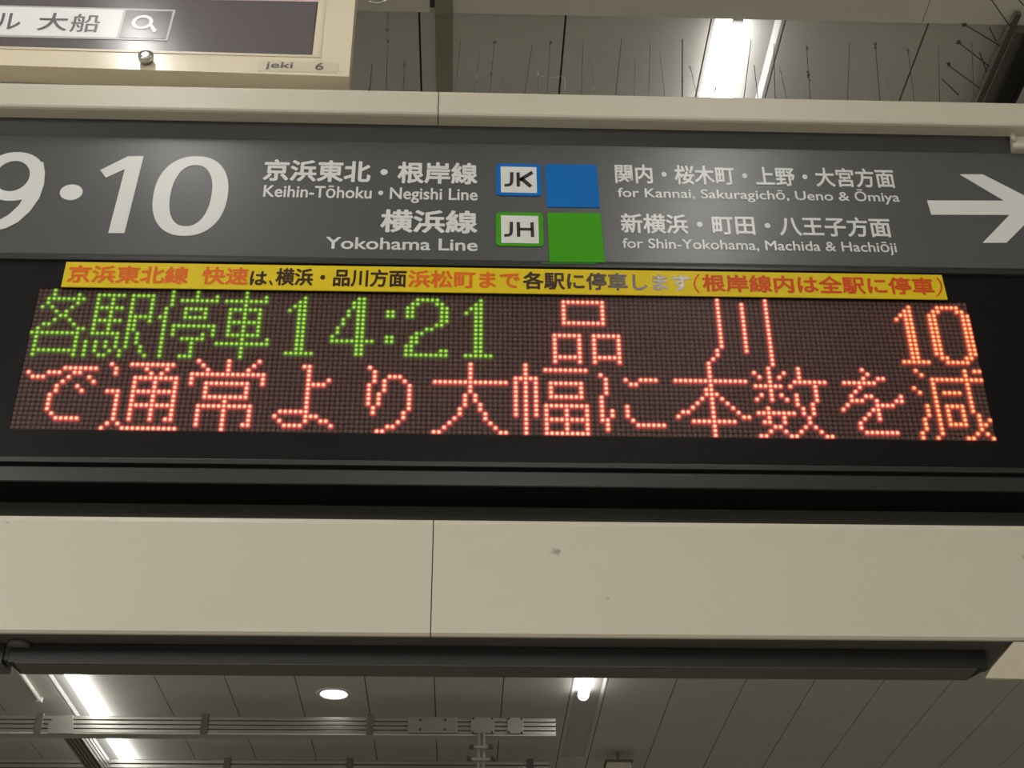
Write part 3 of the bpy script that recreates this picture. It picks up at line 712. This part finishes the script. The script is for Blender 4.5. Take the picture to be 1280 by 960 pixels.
# frame members: bottom and right, mitred; top and left lie outside the picture but are built
def L(x, x0, y0, x1, y1): return y0 + (y1 - y0) * (x - x0) / (x1 - x0)
fb_ = lambda x: L(x, 0, 81.3, 435, 95.6)
fi_ = lambda x: L(x, 0, 58.2, 390, 68.9)
quad_bar('frame_rail', [(-160, fi_(-160)), (390, fi_(390)), (436, fb_(436)), (-160, fb_(-160))], D_, M['pframe'], pt)
quad_bar('frame_rail', [(390.3, fi_(390)), (436.3, fb_(436)), (454, -120), (412, -120)], D_, M['pframe'], pt)
# glazing bead inside the frame
quad_bar('glazing_bead', [(-160, fi_(-160) - 0.4), (397, fi_(397) - 0.2), (399.5, fi_(399) + 2.6), (-160, fi_(-160) + 2.2)], 0.001, M['plate'], pt, 0.001)
quad_bar('glazing_bead', [(397, 70.5), (401, 72), (419, -120), (415.5, -120)], 0.001, M['plate'], pt, 0.001)
solid_poly('back_board', [PF(x, y, -0.006) for x, y in ((-160, -120), (430, -120), (412, 80), (-160, 66))], 0.006, M['joint'], pt)
po = quad_bar('poster', [(-160, -115), (409, -115), (389.5, 68.6), (-160, fi_(-160))], 0.002, M['poster'], pt, -0.0035)
po['label'] = 'dark grey poster sheet with a white search box'
sb_t = lambda x: L(x, 0, 6.6, 219, 12.4); sb_b = lambda x: L(x, 0, 46.0, 209, 51.0)
quad_bar('search_box', [(-150, sb_t(-150)), (219.5, 12.2), (209.5, 50.8), (-150, sb_b(-150))], 0.0003, M['posterlight'], po, -0.0028)
quad_bar('search_field', [(-148, sb_t(-148) + 1.6), (155, sb_t(155) + 1.6), (145.3, sb_b(145) - 2.6), (-148, sb_b(-148) - 2.2)], 0.0003, M['paper'], po, -0.0024)
quad_bar('search_button', [(158, sb_t(158) + 2), (216, 14.0), (207, 48.6), (148.6, sb_b(148) - 2.8)], 0.0003, M['poster'], po, -0.0024)
# magnifying glass
NN = 40
def mg(cx, cy, rx, ry): return [PF(cx + rx * math.cos(2 * math.pi * i / NN) - 0.22 * ry * math.sin(2 * math.pi * i / NN), cy + ry * math.sin(2 * math.pi * i / NN), -0.0018) for i in range(NN)]
bm = bmesh.new(); fo = [bm.verts.new(p) for p in mg(178, 27.6, 13.3, 8.7)]; fi = [bm.verts.new(p) for p in mg(178, 27.6, 8.6, 5.4)]
for i in range(NN): bm.faces.new((fo[i], fo[(i + 1) % NN], fi[(i + 1) % NN], fi[i]))
fin('magnifier_ring', bm, M['paper'], po)
quad_bar('magnifier_handle', [(187, 32.0), (190.5, 30.3), (196, 37.6), (194.3, 40.2), (190.8, 40.0)], 0.0002, M['paper'], po, -0.0018)
def pplace(xl, xr, yt, yb_, lean, slope=0.024):
    def pl(u, v):
        x = xl + (xr - xl) * u; y = yb_ + (yt - yb_) * v + slope * (x - xl)
        return PF(x + lean * (0.5 - (1 - v)) * (yb_ - yt), y, -0.0022), n0
    return pl
text('lettering', '大', pplace(48, 85, 15.8, 38.0, 0.22), M['posterink'], po, bold=0.012, thick=0.0002)
text('lettering', '船', pplace(88.5, 125, 17.3, 40.0, 0.22), M['posterink'], po, bold=0.010, thick=0.0002)
text('lettering', 'ル', pplace(-6, 26, 16.0, 36.5, 0.22), M['posterink'], po, bold=0.012, thick=0.0002)
quad_bar('photo_strip', [(255, -6), (400.5, -2), (399.8, 2.2), (255, -0.5)], 0.0003, M['posterpink'], po, -0.0028)
lp = quad_bar('name_plate', [(323.5, 75.5), (424.5, 78.6), (421.5, 91.2), (321.5, 88.2)], 0.0005, M['plate'], pt, 0.0005)
text('lettering', 'jeki', (lambda f: f)(lambda u, v: (PF(331 + 34 * u + 2.0 * v, 87.0 + 0.03 * 34 * u - 10.2 * v, 0.0006), n0)), M['platetxt'], lp, bold=0.012, thick=0.0002)
text('lettering', '6', (lambda u, v: (PF(393.5 + 10.5 * u + 1.5 * v, 87.6 - 9.0 * v, 0.0006), n0)), M['platetxt'], lp, bold=0.015, thick=0.0002)
# latch knob
kc = PF(183.5, 77.5)
kn = lathe('latch_knob', [(0.0085, 0), (0.0085, 0.004), (0.0105, 0.005), (0.0105, 0.0105), (0.0095, 0.0125), (0.004, 0.0130)], kc, n0, M['steel'], pt, 28)

# ring hook at the top edge
hk = empty('ring_hook', tuple(onY(471, -4, 0.06)), 'small bright metal ring hanging at the top edge right of the poster frame', 'hook')
rc = onY(471, -5, 0.06)
bm = bmesh.new(); R1 = 0.0155; r1 = 0.0017; A_ = 40; B_ = 10; vs = []
for i in range(A_):
    a = 2 * math.pi * i / A_
    vs.append([bm.verts.new(rc + Vector(((R1 + r1 * math.cos(t)) * math.cos(a), r1 * math.sin(t), (R1 + r1 * math.cos(t)) * math.sin(a)))) for t in [2 * math.pi * k / B_ for k in range(B_)]])
for i in range(A_):
    for k in range(B_): bm.faces.new((vs[i][k], vs[(i + 1) % A_][k], vs[(i + 1) % A_][(k + 1) % B_], vs[i][(k + 1) % B_]))
fin('ring', bm, M['steel'], hk, True)
bm = bmesh.new(); rod(bm, rc + Vector((0, 0, R1 - 0.0005)), Vector((rc.x, rc.y, CZ - 0.028)), 0.002, n=8); fin('wire', bm, M['steel'], hk, True)

# ================================================================== BIRD SPIKES
def blob(bm, c, r):
    q = bmesh.ops.create_icosphere(bm, subdivisions=1, radius=1)
    for v in q['verts']:
        v.co = c + Vector((v.co.x * r * random.uniform(0.7, 1.2), v.co.y * r, v.co.z * r * random.uniform(0.9, 1.5)))
sp = empty('bird_spike_strip', (0, 0.03, zt), 'strip of thin dusty bird spikes standing on top of the cream housing', 'bird spikes')
box('base_strip', -0.25, 1.05, 0.008, 0.040, zt + 0.0003, zt + 0.0033, M['clamp'], sp)
YSP = 0.024
# (foot x, foot y, tip x, tip y, thickness, [clump positions along 0..1], pale)
c2x = lambda x: 440 + x / 3.0476
c2y = lambda y: y / 3.0476
c3x = lambda x: 840 + x / 2.909
c3y = lambda y: y / 2.909
SPK = []
for x1_, y1_, x2_, y2_, w_, cl in ((68, 340, 76, 240, 1.4, (.15, .3, .5)), (130, 340, 136, 45, 1.4, (.7, .8)), (195, 340, 201, 215, 1.1, (.85,)),
                            (393, 345, 416, 140, 1.0, ()), (465, 345, 488, 200, .6, (.62,)), (525, 345, 543, 160, 1.1, (.55, .98)), (575, 345, 567, 250, .5, ()),
                            (659, 345, 687, 170, 1.0, ()), (743, 350, 755, 160, 1.0, (1.0,)), (708, 350, 709, 270, .6, (.95,)), (874, 350, 881, 160, 1.0, ()),
                            (923, 350, 908, 215, .6, (.5,)), (1005, 352, 1027, 145, 1.2, ()), (1075, 352, 1078, 225, .5, (.3,)), (1130, 352, 1136, 165, .7, (.35,)),
                            (1190, 352, 1172, 200, .5, (.05, .8)), (1259, 352, 1259, 150, 1.2, (.5,))):
    SPK.append((c2x(x1_), c2y(y1_), c2x(x2_), c2y(y2_), w_, cl))
for x1_, y1_, x2_, y2_, w_, cl in ((37, 335, 37, 143, 1.2, ()), (88, 335, 66, 240, .6, (.4, .95)), (156, 340, 158, 158, .7, (.4,)), (263, 342, 288, 145, 1.0, ()), (311, 342, 299, 237, 1.0, ()),
                            (375, 340, 370, 160, .9, (.3,)), (410, 325, 391, 242, .6, (.2, .9)), (502, 345, 489, 160, 1.1, (.57, .62, .95)), (639, 345, 646, 155, 1.0, ()),
                            (755, 345, 739, 155, 1.2, (.97, 1.0, .95)), (878, 345, 857, 172, .8, (.95,)), (800, 345, 780, 280, .4, ()), (973, 348, 968, 165, .9, ()), (1098, 348, 1090, 155, 1.0, ()), (1108, 320, 1125, 195, .5, ())):
    SPK.append((c3x(x1_), c3y(y1_), c3x(x2_), c3y(y2_), w_, cl))
for (xa_, ya_, xb_, yb_, w_, cl) in SPK:
    a = onY(xa_, ya_ + 1, YSP)
    b = onY(xb_, yb_, YSP)
    t = (b.z - (zt + 0.003)) / (b.z - a.z)
    foot = b + (a - b) * t
    bm = bmesh.new(); rod(bm, foot, b, 0.0007 * w_, 0.00055 * w_, n=5)
    o = fin('spike', bm, M['spike'], sp)
    if cl:  # furry dust, too small to pick apart
        bm = bmesh.new()
        for f in cl:
            for _ in range(3):
                blob(bm, foot.lerp(b, min(1, f + random.uniform(-.03, .03))) + Vector((random.uniform(-.0012, .0012), 0, 0)), random.uniform(.0009, .0022) * (0.6 + 0.4 * w_))
        fin('dust_clump', bm, M['web'] if w_ < .75 else M['dust'], o)['kind'] = 'stuff'
# cobweb thread
bm = bmesh.new()
pp = [onY(c2x(x), c2y(y), YSP) for x, y in ((705, 285), (735, 292), (765, 297), (800, 290), (812, 300), (812, 345))]
for a, b in zip(pp, pp[1:]): rod(bm, a, b, 0.0004, n=4)
fin('cobweb', bm, M['web'], sp)
# slanting spikes on the dark beam
sb2 = empty('bird_spike_strip', (bx0, 0.3, CZ - 0.05), 'row of slanting dusty bird spikes sticking out from the dark beam at the upper right', 'bird spikes')
for (xa_, ya_, xb_, yb_) in ((1195, 168, 1062, 88), (1152, 240, 1043, 155), (1118, 320, 1003, 236), (1042, 345, 982, 288), (1232, 100, 1158, -6), (1178, 150, 1155, 100), (1290, 30, 1250, -12), (1145, 262, 1118, 190)):
    A = onZ(c3x(xa_), c3y(ya_), CZ - 0.04)
    B = onZ(c3x(xb_), c3y(yb_), CZ - 0.075)
    bm = bmesh.new(); rod(bm, A, B, 0.0013, 0.0011, n=5)
    if xb_ in (1062, 1043, 1003, 1158):
        for _ in range(4): blob(bm, B + Vector((random.uniform(-.003, .003), random.uniform(-.003, .003), 0)), 0.003)
    fin('spike', bm, M['spike'], sb2)
box('base_strip', bx0 - 0.012, bx0, 0.42, 1.4, CZ - 0.045, CZ - 0.035, M['clamp'], sb2)

# ================================================================== RIBBED RAILS (below, far)
ZR = CZ - 0.15
def cross_rail(label, ypx_top, ypx_bot, xl, xr, clamps, xref=300):
    Y = onZ(543, ypx_bot, ZR).y
    zt_ = onY(xref, ypx_top, Y).z; zb0_ = onY(xref, ypx_bot, Y).z
    t = empty('ribbed_rail', (onY(xr, ypx_bot, Y).x, Y, zb0_), label, 'rail', 'ribbed aluminium rails under the far ceiling')
    X0 = onY(xl, ypx_bot, Y).x if xl > -50 else -3.2; X1 = onY(xr, ypx_bot, Y).x
    h = zt_ - zb0_
    box('rail_core', X0, X1, Y + 0.004, Y + 0.05, zb0_, zt_, M['groove'], t)
    nr = 4
    for k in range(nr):
        a = zb0_ + h * (k + 0.10) / nr; b = zb0_ + h * (k + 0.86) / nr
        box('rib', X0, X1, Y - 0.002, Y + 0.0045, a, b, M['alu'], t, 0.0012)
    box('bottom_flange', X0, X1, Y - 0.006, Y + 0.055, zb0_ - 0.005, zb0_, M['flange'], t)
    for (c0, c1_) in clamps:
        xa_ = onY(c0, ypx_bot, Y).x; xb_ = onY(c1_, ypx_bot, Y).x
        box('clamp', xa_, xb_, Y - 0.010, Y + 0.06, zb0_ - 0.004, zt_ + 0.008, M['clamp'], t, 0.002)
    return t, Y, zb0_, zt_
t1, Y1, zr0_, zr1_ = cross_rail('ribbed aluminium rail crossing the picture below the black bar, the upper one, with square plates', 895.5, 917.2, -60, 695,
                    ((42, 51), (250, 259), (457.5, 466)))
for (xa_, xb_, nb) in ((510, 572, 4), (588.5, 618, 4), (634, 654, 4)):
    A = onY(xa_, 906, Y1).x; B = onY(xb_, 906, Y1).x
    pl = box('joining_plate', A, B, Y1 - 0.012, Y1 - 0.003, zr0_ + 0.004, zr1_ - 0.002, M['alu'], t1, 0.001)
    for fx in (0.25, 0.75) if xb_ - xa_ > 40 else (0.1, 0.9):
        for fz in (0.25, 0.8) if xb_ - xa_ > 40 else (0.1, 0.9):
            c = Vector((A + (B - A) * fx, Y1 - 0.012, zr0_ + (zr1_ - zr0_) * fz))
            lathe('bolt', [(0.0048, 0), (0.0048, 0.004), (0.003, 0.005)], c, Vector((0, -1, 0)), M['groove'], pl, 6)
t2, Y2, z2a, z2b = cross_rail('ribbed aluminium rail at the bottom edge of the picture, the lower and farther one', 949.5, 972.5, -60, 688,
                    ((-40, -31), (278, 286.5), (432, 440.5), (658.5, 667)))
# rail running away from the viewer at the left, joining the two
xq0 = onY(72, 917, Y1 - 0.03).x; xq1 = onY(92, 917, Y1 - 0.03).x
t3 = empty('ribbed_rail', (xq0, Y1, zr0_), 'short ribbed rail running away at the lower left, pale end cap', 'rail', 'ribbed aluminium rails under the far ceiling')
hh = zr1_ - zr0_
box('rail_core', xq0, xq1, Y1 + 0.06, Y2 - 0.012, zr0_ - 0.004 + 0.004, zr1_, M['groove'], t3)
for k in range(4):
    a = xq0 + (xq1 - xq0) * (k + 0.1) / 4; b = xq0 + (xq1 - xq0) * (k + 0.85) / 4
    box('rib', a, b, Y1 + 0.062, Y2 - 0.014, zr0_ - 0.006, zr0_ + 0.001, M['alu'], t3, 0.001)
    a = zr0_ + hh * (k + 0.1) / 4; b = zr0_ + hh * (k + 0.85) / 4
    box('rib', xq1 - 0.001, xq1 + 0.006, Y1 + 0.062, Y2 - 0.014, a, b, M['alu'], t3, 0.001)
cpts = [onY(x, y, Y1 - 0.016) for x, y in ((60, 905), (66, 898), (80, 893.5), (91, 894), (91, 917), (60, 916.5))]
solid_poly('end_cap', cpts, 0.009, M['alu'], t3)
# pipe hanger between the plates
hg = empty('pipe_hanger', tuple(onY(600, 960, Y1 + 0.05)), 'double pipe hanger with bolts below the square plates at the bottom edge', 'bracket')
Yh = Y1 - 0.02
for xx in (598.5, 604.5):
    A = onY(xx, 917.5, Yh); B = onY(xx, 990, Yh)
    bm = bmesh.new(); rod(bm, Vector((A.x, Yh, zr0_ + 0.005)), Vector((A.x, Yh, B.z)), 0.007, n=10); fin('pipe', bm, M['strip'], hg, True)
for yy, wx in ((934, 12), (949, 15)):
    a = onY(601.5 - wx, yy, Yh - 0.012); b = onY(601.5 + wx, yy, Yh - 0.012)
    box('cross_clamp', a.x, b.x, Yh - 0.016, Yh - 0.009, a.z - 0.006, a.z + 0.006, M['strip'], hg, 0.001)
    for e in (a, b):
        lathe('bolt', [(0.011, 0), (0.011, 0.008), (0.006, 0.010)], Vector((e.x, Yh - 0.014, e.z)), Vector((0, -1, 0)), M['groove'], hg, 8)
# pale box at the bottom edge
a = onY(758.5, 952, 4.95); b = onY(789.5, 952, 4.95)
jbx = empty('junction_box', (a.x, 4.95, a.z), 'pale junction box hanging at the bottom edge right of the second rail', 'box')
box('box_body', a.x, b.x, 4.95, 5.05, a.z - 0.09, a.z, M['post'], jbx, 0.004)
box('lid', a.x - 0.006, b.x + 0.006, 4.945, 5.055, a.z, a.z + 0.010, M['clamp'], jbx)
bm = bmesh.new(); rod(bm, Vector(((a.x + b.x) / 2, 5.0, a.z + 0.009)), Vector(((a.x + b.x) / 2, 5.0, CZ + 0.002)), 0.005, n=6); fin('drop_rod', bm, M['clamp'], jbx)
# conduit on the ceiling at the far left
cd = empty('ceiling_conduit', tuple(onZ(25, 848, CZ - 0.02)), 'thin pale conduit on the ceiling below the black bar at the far left', 'conduit')
A = onZ(22, 840, CZ - 0.02); B = onZ(48.5, 878, CZ - 0.02)
bm = bmesh.new(); rod(bm, A + Vector((0, 0, 0.012)), B + Vector((0, 0, 0.012)), 0.009, n=10); fin('tube', bm, M['soffit'], cd, True)
box('end_saddle', B.x - 0.012, B.x + 0.012, B.y - 0.01, B.y + 0.01, CZ - 0.019, CZ, M['soffit'], cd)
